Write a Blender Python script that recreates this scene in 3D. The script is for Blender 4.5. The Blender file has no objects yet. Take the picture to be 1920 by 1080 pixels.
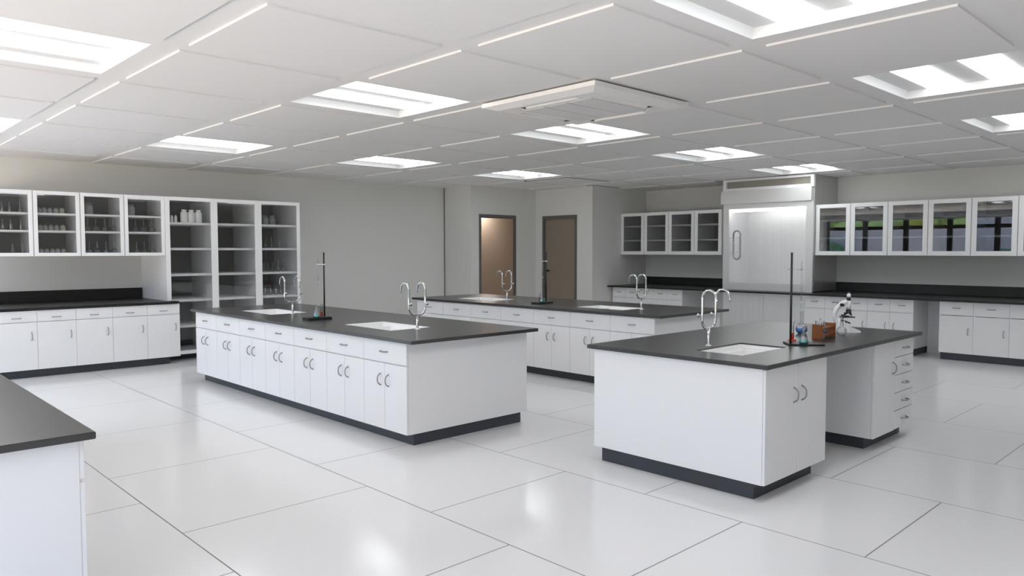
import bpy, bmesh, math, random
from mathutils import Vector, Matrix
random.seed(7)
SC = bpy.context.scene
COL = SC.collection
PI = math.pi
FZ = 0.01                      # floor level
CZ = 2.963                     # underside of the ceiling tiles
CT, CB = 0.92, 0.89            # worktop top and underside

# ------------------------------------------------------------------ materials
def mat(name, col, rough=0.5, metal=0.0, spec=0.5, noise=0.03, nscale=6.0, bump=0.0, coat=0.0, stretch=None):
    m = bpy.data.materials.new(name); m.use_nodes = True
    nt = m.node_tree; b = nt.nodes['Principled BSDF']
    b.inputs['Roughness'].default_value = rough
    b.inputs['Metallic'].default_value = metal
    b.inputs['Specular IOR Level'].default_value = spec
    if coat: b.inputs['Coat Weight'].default_value = coat
    tc = nt.nodes.new('ShaderNodeTexCoord')
    n = nt.nodes.new('ShaderNodeTexNoise'); n.inputs['Scale'].default_value = nscale; n.inputs['Detail'].default_value = 3
    if stretch:
        mp = nt.nodes.new('ShaderNodeMapping'); mp.inputs['Scale'].default_value = stretch
        nt.links.new(tc.outputs['Object'], mp.inputs['Vector']); nt.links.new(mp.outputs['Vector'], n.inputs['Vector'])
    else:
        nt.links.new(tc.outputs['Object'], n.inputs['Vector'])
    mx = nt.nodes.new('ShaderNodeMix'); mx.data_type = 'RGBA'
    mx.inputs['A'].default_value = tuple(min(1, c*(1-noise)) for c in col[:3]) + (1,)
    mx.inputs['B'].default_value = tuple(min(1, c*(1+noise)) for c in col[:3]) + (1,)
    nt.links.new(n.outputs['Fac'], mx.inputs['Factor'])
    nt.links.new(mx.outputs['Result'], b.inputs['Base Color'])
    if bump:
        bp = nt.nodes.new('ShaderNodeBump'); bp.inputs['Strength'].default_value = bump; bp.inputs['Distance'].default_value = 0.002
        nt.links.new(n.outputs['Fac'], bp.inputs['Height']); nt.links.new(bp.outputs['Normal'], b.inputs['Normal'])
    return m

def glass_mat(name, tint=(0.97, 0.98, 0.98), ior=1.45, rough=0.0, boost=1.0, edge=None):
    m = bpy.data.materials.new(name); m.use_nodes = True
    nt = m.node_tree; nt.nodes.clear()
    out = nt.nodes.new('ShaderNodeOutputMaterial')
    tr = nt.nodes.new('ShaderNodeBsdfTransparent'); tr.inputs['Color'].default_value = tint + (1,)
    gl = nt.nodes.new('ShaderNodeBsdfGlossy'); gl.inputs['Roughness'].default_value = rough
    fr = nt.nodes.new('ShaderNodeFresnel'); fr.inputs['IOR'].default_value = ior
    # the same reflectance seen from either face of the thin glass
    geo = nt.nodes.new('ShaderNodeNewGeometry')
    dt = nt.nodes.new('ShaderNodeVectorMath'); dt.operation = 'DOT_PRODUCT'
    nt.links.new(geo.outputs['Normal'], dt.inputs[0]); nt.links.new(geo.outputs['Incoming'], dt.inputs[1])
    ab = nt.nodes.new('ShaderNodeMath'); ab.operation = 'ABSOLUTE'; nt.links.new(dt.outputs['Value'], ab.inputs[0])
    om = nt.nodes.new('ShaderNodeMath'); om.operation = 'SUBTRACT'; om.inputs[0].default_value = 1; nt.links.new(ab.outputs[0], om.inputs[1])
    pw = nt.nodes.new('ShaderNodeMath'); pw.operation = 'POWER'; pw.inputs[1].default_value = 5; nt.links.new(om.outputs[0], pw.inputs[0])
    f0 = ((ior-1)/(ior+1))**2 * boost
    ma = nt.nodes.new('ShaderNodeMath'); ma.operation = 'MULTIPLY_ADD'
    ma.inputs[1].default_value = 1-f0; ma.inputs[2].default_value = f0; nt.links.new(pw.outputs[0], ma.inputs[0])
    mx = nt.nodes.new('ShaderNodeMixShader')
    nt.links.new(ma.outputs[0], mx.inputs[0]); nt.links.new(tr.outputs[0], mx.inputs[1]); nt.links.new(gl.outputs[0], mx.inputs[2])
    nt.links.new(mx.outputs[0], out.inputs['Surface'])
    nt.nodes.remove(fr)
    if edge:
        p2 = nt.nodes.new('ShaderNodeMath'); p2.operation = 'POWER'; p2.inputs[1].default_value = 2.5; nt.links.new(om.outputs[0], p2.inputs[0])
        mc = nt.nodes.new('ShaderNodeMix'); mc.data_type = 'RGBA'
        mc.inputs['A'].default_value = tint + (1,); mc.inputs['B'].default_value = edge + (1,)
        nt.links.new(p2.outputs[0], mc.inputs['Factor']); nt.links.new(mc.outputs['Result'], tr.inputs['Color'])
    return m

def emit_mat(name, col, strength):
    m = bpy.data.materials.new(name); m.use_nodes = True
    nt = m.node_tree; nt.nodes.clear()
    out = nt.nodes.new('ShaderNodeOutputMaterial'); e = nt.nodes.new('ShaderNodeEmission')
    e.inputs['Color'].default_value = col + (1,); e.inputs['Strength'].default_value = strength
    nt.links.new(e.outputs[0], out.inputs['Surface'])
    return m

def floor_mat():
    m = bpy.data.materials.new('floor_tile'); m.use_nodes = True
    nt = m.node_tree; b = nt.nodes['Principled BSDF']
    geo = nt.nodes.new('ShaderNodeNewGeometry')
    sp = nt.nodes.new('ShaderNodeSeparateXYZ'); nt.links.new(geo.outputs['Position'], sp.inputs[0])
    ax = nt.nodes.new('ShaderNodeMath'); ax.operation = 'ADD'; ax.inputs[1].default_value = -3.685 + 1.437*20
    ay = nt.nodes.new('ShaderNodeMath'); ay.operation = 'ADD'; ay.inputs[1].default_value = -1.556 + 1.2535*20
    nt.links.new(sp.outputs['Y'], ax.inputs[0]); nt.links.new(sp.outputs['X'], ay.inputs[0])
    cb = nt.nodes.new('ShaderNodeCombineXYZ'); nt.links.new(ax.outputs[0], cb.inputs['X']); nt.links.new(ay.outputs[0], cb.inputs['Y'])
    br = nt.nodes.new('ShaderNodeTexBrick'); br.offset = 0.5; br.offset_frequency = 2; br.squash = 1
    br.inputs['Scale'].default_value = 1; br.inputs['Brick Width'].default_value = 1.437; br.inputs['Row Height'].default_value = 1.2535
    br.inputs['Mortar Size'].default_value = 0.0042; br.inputs['Mortar Smooth'].default_value = 0.1
    br.inputs['Color1'].default_value = (0.80, 0.80, 0.80, 1); br.inputs['Color2'].default_value = (0.785, 0.785, 0.79, 1)
    br.inputs['Mortar'].default_value = (0.20, 0.195, 0.19, 1)
    nt.links.new(cb.outputs[0], br.inputs['Vector']); nt.links.new(br.outputs['Color'], b.inputs['Base Color'])
    r = nt.nodes.new('ShaderNodeMapRange'); r.inputs['To Min'].default_value = 0.16; r.inputs['To Max'].default_value = 0.6
    nt.links.new(br.outputs['Fac'], r.inputs['Value']); nt.links.new(r.outputs[0], b.inputs['Roughness'])
    b.inputs['Specular IOR Level'].default_value = 0.5
    return m

def wood_mat():
    m = bpy.data.materials.new('orange_wood'); m.use_nodes = True
    nt = m.node_tree; b = nt.nodes['Principled BSDF']
    tc = nt.nodes.new('ShaderNodeTexCoord'); w = nt.nodes.new('ShaderNodeTexWave')
    w.inputs['Scale'].default_value = 18; w.inputs['Distortion'].default_value = 4; w.bands_direction = 'Z'
    nt.links.new(tc.outputs['Object'], w.inputs['Vector'])
    mx = nt.nodes.new('ShaderNodeMix'); mx.data_type = 'RGBA'
    mx.inputs['A'].default_value = (0.21, 0.060, 0.007, 1); mx.inputs['B'].default_value = (0.25, 0.074, 0.010, 1)
    nt.links.new(w.outputs['Fac'], mx.inputs['Factor']); nt.links.new(mx.outputs['Result'], b.inputs['Base Color'])
    b.inputs['Roughness'].default_value = 0.45
    return m

M = dict(
    floor=floor_mat(),
    wall=mat('wall_paint', (0.69, 0.69, 0.665), 0.7, noise=0.01, nscale=3),
    ceiling=mat('ceiling_tile', (0.72, 0.715, 0.71), 0.75, noise=0.012, nscale=30),
    lam=mat('white_laminate', (0.82, 0.82, 0.825), 0.42, noise=0.006, nscale=4),
    inner=mat('cabinet_lining', (0.42, 0.42, 0.41), 0.6, noise=0.02),
    back=mat('cabinet_back_panel', (0.15, 0.15, 0.147), 0.6, noise=0.03),  # dark grey stands in for the shade behind the cabinet glass
    top=mat('black_epoxy_resin', (0.020, 0.0195, 0.019), 0.28, spec=1.0, noise=0.15, nscale=60),
    top_dark=mat('black_epoxy_resin_dim_sheen', (0.011, 0.0112, 0.0115), 0.36, spec=0.38, noise=0.15, nscale=60),  # same resin as the islands; dimmer wall-side reflections put into the colour
    toe=mat('dark_plinth', (0.040, 0.046, 0.056), 0.5, noise=0.1),
    sink=mat('white_ceramic', (0.88, 0.88, 0.875), 0.4, noise=0.006),
    chrome=mat('chrome', (0.66, 0.66, 0.67), 0.07, metal=1.0, noise=0.01),
    dark_chrome=mat('dark_chrome', (0.42, 0.42, 0.43), 0.1, metal=1.0, noise=0.01),
    handle=mat('satin_nickel', (0.36, 0.36, 0.37), 0.32, metal=1.0, noise=0.02),
    steel=mat('brushed_steel', (0.74, 0.74, 0.735), 0.38, metal=0.55, noise=0.09, nscale=1.0, stretch=(40, 40, 0.5)),
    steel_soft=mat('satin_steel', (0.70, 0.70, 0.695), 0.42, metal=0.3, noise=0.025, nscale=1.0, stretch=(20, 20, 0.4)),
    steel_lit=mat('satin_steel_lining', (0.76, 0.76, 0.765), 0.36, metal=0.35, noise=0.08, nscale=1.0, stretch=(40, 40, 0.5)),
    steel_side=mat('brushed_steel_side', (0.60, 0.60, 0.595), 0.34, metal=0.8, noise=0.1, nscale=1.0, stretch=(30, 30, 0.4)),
    darkslot=mat('dark_void', (0.02, 0.02, 0.02), 0.8, noise=0.05),
    trim=mat('dark_trim', (0.16, 0.16, 0.155), 0.6, noise=0.05),
    frame=mat('grey_door_frame', (0.115, 0.113, 0.11), 0.45, noise=0.03),
    passage=mat('brown_passage_paint', (0.30, 0.245, 0.195), 0.6, noise=0.02, nscale=3),
    door=mat('brown_door', (0.26, 0.21, 0.165), 0.40, noise=0.02, nscale=3),
    black=mat('black_metal', (0.012, 0.012, 0.012), 0.4, noise=0.1),
    white=mat('white_enamel', (0.85, 0.85, 0.85), 0.3, noise=0.006),
    acw=mat('white_plastic', (0.80, 0.79, 0.775), 0.4, noise=0.006),
    acg=mat('grey_filter', (0.66, 0.655, 0.655), 0.6, noise=0.03, nscale=80),
    jar=mat('white_plastic_bottle', (0.80, 0.80, 0.79), 0.45, noise=0.01),
    jarg=mat('frosted_plastic_bottle', (0.46, 0.46, 0.45), 0.5, noise=0.01),
    jary=mat('cream_bottle', (0.62, 0.60, 0.48), 0.5, noise=0.02),
    pane=glass_mat('pane_glass', (0.94, 0.945, 0.945), 1.5, 0.0, 1.7),
    wglass=glass_mat('window_glass', (0.97, 0.98, 0.98), 1.45),
    glass=glass_mat('lab_glass', (0.965, 0.972, 0.975), 1.5, 0.02, 2.2, (0.42, 0.45, 0.46)),
    pane_dark=glass_mat('deep_shade_pane_glass', (0.66, 0.665, 0.67), 1.5, 0.0, 2.4),  # tint paints in the dark interiors of the cabinets right of the hood
    pane_mid=glass_mat('mid_shade_pane_glass', (0.80, 0.805, 0.81), 1.5, 0.0, 1.6),  # milder tint, painting in shade inside the cabinets left of the hood
    pane_clear=glass_mat('clear_sash_glass', (0.985, 0.985, 0.985), 1.25, 0.0, 1.0),
    blue=mat('blue_liquid', (0.045, 0.27, 0.68), 0.15, noise=0.1, nscale=40),
    teal=mat('teal_liquid', (0.008, 0.43, 0.45), 0.15, noise=0.1, nscale=40),
    red=mat('red_plastic', (0.88, 0.065, 0.025), 0.3, noise=0.05),
    tealbase=mat('teal_tint_base', (0.02, 0.20, 0.22), 0.2, noise=0.1),
    wood=wood_mat(),
    mullion=mat('black_window_frame', (0.02, 0.02, 0.02), 0.45, noise=0.05),
    lamp=emit_mat('lamp_diffuser', (0.94, 0.975, 1.0), 7.6),
    hoodlamp=emit_mat('hood_lamp', (1.0, 1.0, 1.0), 13.0),
    reflector=mat('white_reflector', (0.72, 0.72, 0.72), 0.4, noise=0.006),
)

# ------------------------------------------------------------------ mesh helper
class MB:
    def __init__(s): s.bm = bmesh.new()
    def box(s, x0, x1, y0, y1, z0, z1, bev=0.0):
        r = bmesh.ops.create_cube(s.bm, size=1.0)
        vs = r['verts']
        for v in vs:
            v.co = Vector(((x0+x1)/2 + v.co.x*(x1-x0), (y0+y1)/2 + v.co.y*(y1-y0), (z0+z1)/2 + v.co.z*(z1-z0)))
        if bev:
            es = list({e for v in vs for e in v.link_edges})
            bmesh.ops.bevel(s.bm, geom=es, offset=bev, segments=2, affect='EDGES', clamp_overlap=True)
        return s
    def lathe(s, prof, seg=24, c=(0, 0, 0), axis='z', closed=False):
        rings = []
        for r, z in prof:
            ring = []
            if r < 1e-6:
                p = [(0, 0, z)]
            else:
                p = [(r*math.cos(2*PI*k/seg), r*math.sin(2*PI*k/seg), z) for k in range(seg)]
            for a in p:
                if axis == 'x': a = (a[2], a[0], a[1])
                elif axis == 'y': a = (a[0], a[2], a[1])
                ring.append(s.bm.verts.new((a[0]+c[0], a[1]+c[1], a[2]+c[2])))
            rings.append(ring)
        fs = []
        def j(A, B):
            if len(A) == 1 and len(B) == 1: return
            for k in range(seg):
                k2 = (k+1) % seg
                if len(A) == 1: q = (A[0], B[k2], B[k])
                elif len(B) == 1: q = (A[k], A[k2], B[0])
                else: q = (A[k], A[k2], B[k2], B[k])
                f = s.bm.faces.new(q); f.smooth = True; fs.append(f)
        for A, B in zip(rings, rings[1:]): j(A, B)
        if closed: j(rings[-1], rings[0])
        bmesh.ops.recalc_face_normals(s.bm, faces=fs)
        return s
    def tube(s, path, r, seg=12, caps=True):
        pts = [Vector(p) for p in path]; n = len(pts)
        rr = r if isinstance(r, (list, tuple)) else [r]*n
        rings = []; ref = None
        for i, p in enumerate(pts):
            t = (pts[min(i+1, n-1)] - pts[max(i-1, 0)]).normalized()
            if ref is None:
                ref = Vector((0, 0, 1)) if abs(t.z) < 0.9 else Vector((1, 0, 0))
                ref = (ref - t*ref.dot(t)).normalized()
            else:
                ref = (ref - t*ref.dot(t))
                ref = ref.normalized() if ref.length > 1e-6 else t.orthogonal().normalized()
            b = t.cross(ref)
            rings.append([s.bm.verts.new(p + (ref*math.cos(2*PI*k/seg) + b*math.sin(2*PI*k/seg))*rr[i]) for k in range(seg)])
        fs = []
        for A, B in zip(rings, rings[1:]):
            for k in range(seg):
                f = s.bm.faces.new((A[k], A[(k+1) % seg], B[(k+1) % seg], B[k])); f.smooth = True; fs.append(f)
        if caps:
            fs.append(s.bm.faces.new(rings[0][::-1])); fs.append(s.bm.faces.new(rings[-1]))
        bmesh.ops.recalc_face_normals(s.bm, faces=fs)
        return s
    def quad(s, *ps):
        s.bm.faces.new([s.bm.verts.new(p) for p in ps]); return s
    def prism(s, pts, z0, z1):
        a = [s.bm.verts.new((x, y, z0)) for x, y in pts]; b = [s.bm.verts.new((x, y, z1)) for x, y in pts]
        fs = [s.bm.faces.new(a[::-1]), s.bm.faces.new(b)]
        n = len(pts)
        for k in range(n): fs.append(s.bm.faces.new((a[k], a[(k+1) % n], b[(k+1) % n], b[k])))
        bmesh.ops.recalc_face_normals(s.bm, faces=fs)
        return s
    def build(s, name, m, parent=None, loc=None):
        me = bpy.data.meshes.new(name); s.bm.to_mesh(me); s.bm.free()
        me.materials.append(m)
        o = bpy.data.objects.new(name, me); COL.objects.link(o)
        if parent: o.parent = parent
        if loc: o.location = loc
        return o

def arc(c, r, a0, a1, n, ax='yz'):
    out = []
    for k in range(n+1):
        a = a0 + (a1-a0)*k/n; u, v = r*math.cos(a), r*math.sin(a)
        out.append((c[0], c[1]+u, c[2]+v) if ax == 'yz' else (c[0]+u, c[1], c[2]+v) if ax == 'xz' else (c[0]+u, c[1]+v, c[2]))
    return out

def thing(name, label, cat, loc=(0, 0, 0), rz=0.0, group=None):
    o = bpy.data.objects.new(name, None); COL.objects.link(o)
    o.empty_display_size = 0.1
    o.location = loc; o.rotation_euler = (0, 0, rz)
    return tag(o, label, cat, group)
def tag(o, label, cat, group=None):
    o['label'] = label; o['category'] = cat
    if group: o['group'] = group
    return o
def struct(o):
    o['kind'] = 'structure'; return o
def dup(root, loc, rz=None, label=None, group=None):
    kids = [c for c in bpy.data.objects if c.parent == root]
    r = root.copy(); COL.objects.link(r); r.location = loc
    if rz is not None: r.rotation_euler = (0, 0, rz)
    if label: r['label'] = label
    if group: r['group'] = group
    for ch in kids:
        sub = [g for g in bpy.data.objects if g.parent == ch]
        c = ch.copy(); COL.objects.link(c); c.parent = r
        for g in sub:
            d = g.copy(); COL.objects.link(d); d.parent = c
    return r
ORD = ['first', 'second', 'third', 'fourth', 'fifth', 'sixth', 'seventh', 'eighth']

# ------------------------------------------------------------------ room shell
XW, XE, Y1, YS = -3.0, 13.612, 12.446, -6.0
XA, YB, XC, YD = 9.905, 11.583, 11.779, 9.953
TOPZ = CZ + 0.10
struct(MB().box(XW-0.15, XE+0.2, YS-0.2, Y1+0.9, FZ-0.2, FZ).build('floor', M['floor']))

# ceiling: flush grid with dropped tiles, holes where the light fittings sit
TX0, TPX, TW = 1.866, 1.353, 1.177
TY0, TPY, TL = 3.857, 1.277, 1.106
LIGHTS = [(-1, 1), (1, 1), (3, 1), (5, 1), (7, 1), (-1, 4), (1, 4), (3, 4), (5, 4), (1, -2), (3, -2), (5, -2), (7, -2)]
def cell(i, j): return TX0+TPX*i, TX0+TPX*i+TW, TY0+TPY*j, TY0+TPY*j+TL
m = MB()
GZ = CZ + 0.014
xs = [XW-0.1]; ys = [YS-0.1]
for i in range(-4, 10):
    a, b, _, _ = cell(i, 0)
    for v in (a, b):
        if XW < v < XE: xs.append(v)
for j in range(-8, 8):
    _, _, a, b = cell(0, j)
    for v in (a, b):
        if YS < v < Y1: ys.append(v)
xs.append(XE+0.1); ys.append(Y1+0.1)
holes = [cell(i, j) for i, j in LIGHTS]
def inhole(x, y): return any(h[0] < x < h[1] and h[2] < y < h[3] for h in holes)
for xa, xb in zip(xs, xs[1:]):
    for ya, yb in zip(ys, ys[1:]):
        if not inhole((xa+xb)/2, (ya+yb)/2):
            m.quad((xa, ya, GZ), (xa, yb, GZ), (xb, yb, GZ), (xb, ya, GZ))
bmesh.ops.remove_doubles(m.bm, verts=m.bm.verts[:], dist=1e-5)
for i in range(-4, 10):
    for j in range(-8, 8):
        a, b, c, d = cell(i, j)
        if (i, j) in LIGHTS: continue
        a, b, c, d = max(a, XW), min(b, XE), max(c, YS), min(d, Y1)
        if b-a < 0.1 or d-c < 0.1: continue
        m.box(a, b, c, d, CZ, GZ+0.002)
for h in holes:      # closed pockets above the fittings
    a, b, c, d = h
    m.quad((a, c, CZ+0.12), (a, d, CZ+0.12), (b, d, CZ+0.12), (b, c, CZ+0.12))
    m.quad((a, c, GZ), (a, d, GZ), (a, d, CZ+0.12), (a, c, CZ+0.12)); m.quad((b, c, GZ), (b, d, GZ), (b, d, CZ+0.12), (b, c, CZ+0.12))
    m.quad((a, c, GZ), (b, c, GZ), (b, c, CZ+0.12), (a, c, CZ+0.12)); m.quad((a, d, GZ), (b, d, GZ), (b, d, CZ+0.12), (a, d, CZ+0.12))
m.box(XW-0.1, XE+0.1, YS-0.1, Y1+0.1, CZ+0.125, CZ+0.2)
struct(m.build('ceiling', M['ceiling']))

def wall(name, x0, x1, y0, y1, z0=FZ, z1=TOPZ): return struct(MB().box(x0, x1, y0, y1, z0, z1).build(name, M['wall']))
wall('wall_left', XW-0.1, XA+0.1, Y1, Y1+0.15)
wall('wall_return', XA, XA+0.12, YB, Y1-0.001)
# wall with door 1 (faces -y) : opening 10.12..11.17
D1 = (10.121, 11.171, 2.402)
m = MB(); m.box(XA+0.1201, D1[0]+0.02, YB, YB+0.03, FZ, TOPZ); m.box(D1[1]-0.02, XC+0.13, YB, YB+0.03, FZ, TOPZ); m.box(D1[0]+0.02, D1[1]-0.02, YB, YB+0.03, D1[2]-0.02, TOPZ)
struct(m.build('wall_far_alcove', M['wall']))
m = MB(); m.box(XA+0.13, 14.2, 13.0, 13.1, FZ, 2.8); m.box(XC+0.145, XC+0.16, YB+0.031, YB+0.032, FZ, 2.8); m.box(14.1, 14.2, YB, 13.0, FZ, 2.8); m.box(XA+0.13, XA+0.2, YB+0.031, 13.0, FZ, 2.8); m.box(XC+0.15, 14.2, YB-0.08, YB, FZ, 2.8)
m.box(XA+0.13, 14.2, YB+0.031, 13.1, 2.8, 2.9)
struct(m.build('wall_passage', M['passage']))
pl = bpy.data.lights.new('passage_lamp', 'AREA'); pl.shape = 'DISK'; pl.size = 0.3; pl.energy = 26; pl.color = (1.0, 0.9, 0.82)
po = bpy.data.objects.new('passage_lamp', pl); COL.objects.link(po); po.location = (11.35, 12.72, 2.72)
D2 = (10.372, 11.367, 2.398)
m = MB(); m.box(XC, XC+0.14, YD, D2[0], FZ, TOPZ); m.box(XC, XC+0.14, D2[1], YB-0.001, FZ, TOPZ); m.box(XC, XC+0.14, D2[0], D2[1], D2[2], TOPZ)
struct(m.build('wall_right_alcove', M['wall']))
wall('wall_back_return', XC+0.1401, XE+0.1, YD, YD+0.12)
wall('wall_right', XE, XE+0.15, YS, YD)
wall('wall_rear', XW-0.1, XE+0.1, YS-0.15, YS)
struct(MB().box(XA-0.014, XA-0.002, Y1-0.02, Y1-0.002, FZ, CZ+0.01).build('trim_1', M['trim']))
# solid dark strips painting in the shadow gaps round the access tile near the corner
m = MB(); m.box(9.985, 10.02, 9.05, 10.12, CZ-0.004, CZ+0.016); m.box(9.985, 11.2, 9.035, 9.07, CZ-0.004, CZ+0.016)
struct(m.build('shadow_strip_2', M['darkslot']))
m = MB(); m.box(11.58, 11.61, 9.80, 9.952, CZ-0.004, CZ+0.016); m.box(11.58, 12.45, 9.79, 9.825, CZ-0.004, CZ+0.016)
struct(m.build('shadow_strip_3', M['darkslot']))

# doors
def door(name, rz, loc, w, h, handle, leaf=True):
    o = struct(thing(name, 'x', 'door', loc, rz)); del o['label']; del o['category']
    f = 0.055
    m = MB(); m.box(0, f, -0.012, 0.029, 0, h); m.box(w-f, w, -0.012, 0.029, 0, h); m.box(f, w-f, -0.012, 0.029, h-f-0.02, h)
    if leaf: m.box(0, w, 0.071, 0.13, 0, h)
    m.build('door_frame', M['frame'], o)
    if leaf: MB().box(f-0.02, w-f+0.02, 0.03, 0.07, 0.004, h-f).build('door_leaf', M['door'], o)
    if handle:
        m = MB(); m.lathe([(0, -0.02), (0.028, -0.02), (0.028, 0.012), (0, 0.012)], 16, (f+0.075, 0, 1.205), 'y')
        m.tube([(f+0.075, -0.005, 1.205), (f+0.075, -0.05, 1.205), (f+0.09, -0.058, 1.205), (f+0.20, -0.058, 1.205)], 0.013, 8)
        m.box(f+0.045, f+0.075, -0.02, 0.012, 1.19, 1.22)
        m.build('door_handle', M['black'], o)
    return o
door('door_1', 0, (D1[0], YB, FZ), D1[1]-D1[0], D1[2]-FZ, False, False)
door('door_2', -PI/2, (XC, D2[1], FZ), D2[1]-D2[0], D2[2]-FZ, True)

# window wall on x = XW with black frames
m = MB(); m.box(XW-0.15, XW, YS, Y1, FZ, 0.10); m.box(XW-0.15, XW, YS, Y1, 2.80, TOPZ); m.box(XW-0.15, XW, 12.37, Y1, 0.10, 2.80); m.box(XW-0.15, XW, YS, -4.3, 0.10, 2.80)
struct(m.build('wall_windows', M['wall']))
wy = 12.37; k = 1
WINY = []
while wy > -4.2:
    y0 = wy-1.403
    o = struct(thing('window_%d' % k, 'x', 'window', (XW, (wy+y0)/2, 0.10))); del o['label']; del o['category']
    h = 1.403/2
    m = MB(); m.box(-0.10, -0.0, -h, -h+0.08, 0, 2.7); m.box(-0.10, 0, h-0.08, h, 0, 2.7); m.box(-0.10, 0, -h+0.08, h-0.08, 0, 0.07); m.box(-0.10, 0, -h+0.08, h-0.08, 2.64, 2.7); m.box(-0.10, 0, -h+0.08, h-0.08, 2.295, 2.42)
    m.build('window_frame', M['mullion'], o)
    m = MB(); m.box(-0.055, -0.049, -h+0.08, h-0.08, 0.07, 2.295); m.box(-0.055, -0.049, -h+0.08, h-0.08, 2.42, 2.64)
    m.build('window_pane', M['wglass'], o)
    wy = y0; k += 1
WEND = wy

# outdoors, seen only as reflections in the glass
struct(MB().box(-14.4, -14.0, 10.6, 60, -0.3, 2.72).build('wall_garden', mat('grey_render', (0.17, 0.17, 0.185), 0.9)))
struct(MB().box(-16.0, -15.0, -30, 10.6, -0.3, 7.0).build('wall_neighbour', mat('grey_cladding', (0.20, 0.195, 0.215), 0.9)))
def leafy(n, xr, yr, zr, rr):
    m = MB()
    for k in range(n):
        bmesh.ops.create_icosphere(m.bm, subdivisions=2, radius=random.uniform(*rr), matrix=Matrix.Translation((random.uniform(*xr), random.uniform(*yr), random.uniform(*zr))))
    for v in m.bm.verts: v.co += Vector((random.uniform(-.12, .12), random.uniform(-.12, .12), random.uniform(-.12, .12)))
    return m
hd = leafy(170, (-22, -18), (11, 60), (0.5, 4.2), (0.6, 1.2)).build('tree_foliage', mat('yellow_green_leaves', (0.20, 0.235, 0.05), 0.8, noise=0.6, nscale=2.5)); hd['kind'] = 'stuff'
tag(hd, 'yellow-green tree foliage outside the windows, mirrored high in cabinet glass', 'trees')
hd = leafy(90, (-13.5, -12.6), (-6, 9.6), (0, 1.6), (0.45, 0.75)).build('hedge', mat('dark_green_leaves', (0.02, 0.07, 0.025), 0.8, noise=0.4, nscale=2.5)); hd['kind'] = 'stuff'
tag(hd, 'dark green hedge outside the windows, mirrored in the right wall cabinet glass', 'hedge')
hd = leafy(26, (-13.4, -12.8), (15.7, 18), (0, 1.6), (0.4, 0.6)).build('shrub', bpy.data.materials['dark_green_leaves'])
tag(hd, 'dark green shrub outside, mirrored in the cabinet glass beside the fume hood', 'shrub')

# ------------------------------------------------------------------ ceiling lights and air conditioner
def make_light():
    t = thing('ceiling_light', '', 'ceiling light')
    W, L = TW/2, TL/2
    a, b, h, q = W, L, 0.062, 0.022
    m = MB()   # open tray set flush in the ceiling
    m.quad((-a, -b, 0), (a, -b, 0), (a-q, -b+q, h), (-a+q, -b+q, h)); m.quad((-a, b, 0), (-a+q, b-q, h), (a-q, b-q, h), (a, b, 0))
    m.quad((-a, -b, 0), (-a+q, -b+q, h), (-a+q, b-q, h), (-a, b, 0)); m.quad((a, -b, 0), (a, b, 0), (a-q, b-q, h), (a-q, -b+q, h))
    m.quad((-a+q, -b+q, h), (a-q, -b+q, h), (a-q, b-q, h), (-a+q, b-q, h))
    m.build('tray', M['reflector'], t)
    for s in (-1, 1):
        m = MB(); y = s*0.232; e = a-q-0.004
        pr = [(-0.135, h-0.001), (-0.12, h-0.014), (-0.07, h-0.024), (0, h-0.028), (0.07, h-0.024), (0.12, h-0.014), (0.135, h-0.001)]
        for (ya, za), (yb_, zb) in zip(pr, pr[1:]):
            m.quad((-e, y+ya, za), (e, y+ya, za), (e, y+yb_, zb), (-e, y+yb_, zb))
        for sx in (-1, 1):
            m.bm.faces.new([m.bm.verts.new((sx*e, y+ya, za)) for ya, za in pr])
        m.build('lamp', M['lamp'], t)
    return t
LL = {(-1, 1): 'recessed ceiling light at the upper left, over the black worktop corner',
      (1, 1): 'recessed ceiling light between the upper-left one and the air conditioner',
      (3, 1): 'recessed ceiling light right behind the ceiling air conditioner',
      (5, 1): 'recessed ceiling light two bays before the fume hood, right of the air conditioner',
      (7, 1): 'recessed ceiling light directly in front of the fume hood top',
      (-1, 4): 'recessed ceiling light cut by the left picture edge above the wall cabinets',
      (1, 4): 'recessed ceiling light nearest above the tall shelving cabinet',
      (3, 4): 'recessed ceiling light over the far end of the front island, before the blank wall',
      (5, 4): 'recessed ceiling light nearest the two doorways',
      (1, -2): 'large recessed ceiling light cut by the top picture edge',
      (3, -2): 'recessed ceiling light above the microscope bench, upper right, nearly whole',
      (5, -2): 'recessed ceiling light at the right edge, between the upper-right one and the wall cabinets',
      (7, -2): 'recessed ceiling light sliver at right edge above the right wall cabinets'}
lt = make_light()
first = True
for ij in LIGHTS:
    a, b, c, d = cell(*ij)
    loc = ((a+b)/2, (c+d)/2, GZ-0.0005)
    o = lt if first else dup(lt, loc)
    o.location = loc; o['label'] = LL[ij]; o['group'] = 'ceiling light fittings'; first = False

ac = thing('air_conditioner', 'white square ceiling cassette air conditioner with slotted grille', 'air conditioner', (5.135, 4.435, CZ))
W, L = 0.645, 0.66
m = MB()
Z1, Z2 = -0.046, -0.062
def ring(m, w0, l0, z0, w1, l1, z1):
    A = [(-w0, -l0, z0), (w0, -l0, z0), (w0, l0, z0), (-w0, l0, z0)]; B = [(-w1, -l1, z1), (w1, -l1, z1), (w1, l1, z1), (-w1, l1, z1)]
    for k in range(4): m.quad(A[k], A[(k+1) % 4], B[(k+1) % 4], B[k])
ring(m, W, L, 0, W, L, Z1+0.01); ring(m, W, L, Z1+0.01, W-0.105, L-0.1, Z2)
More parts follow.
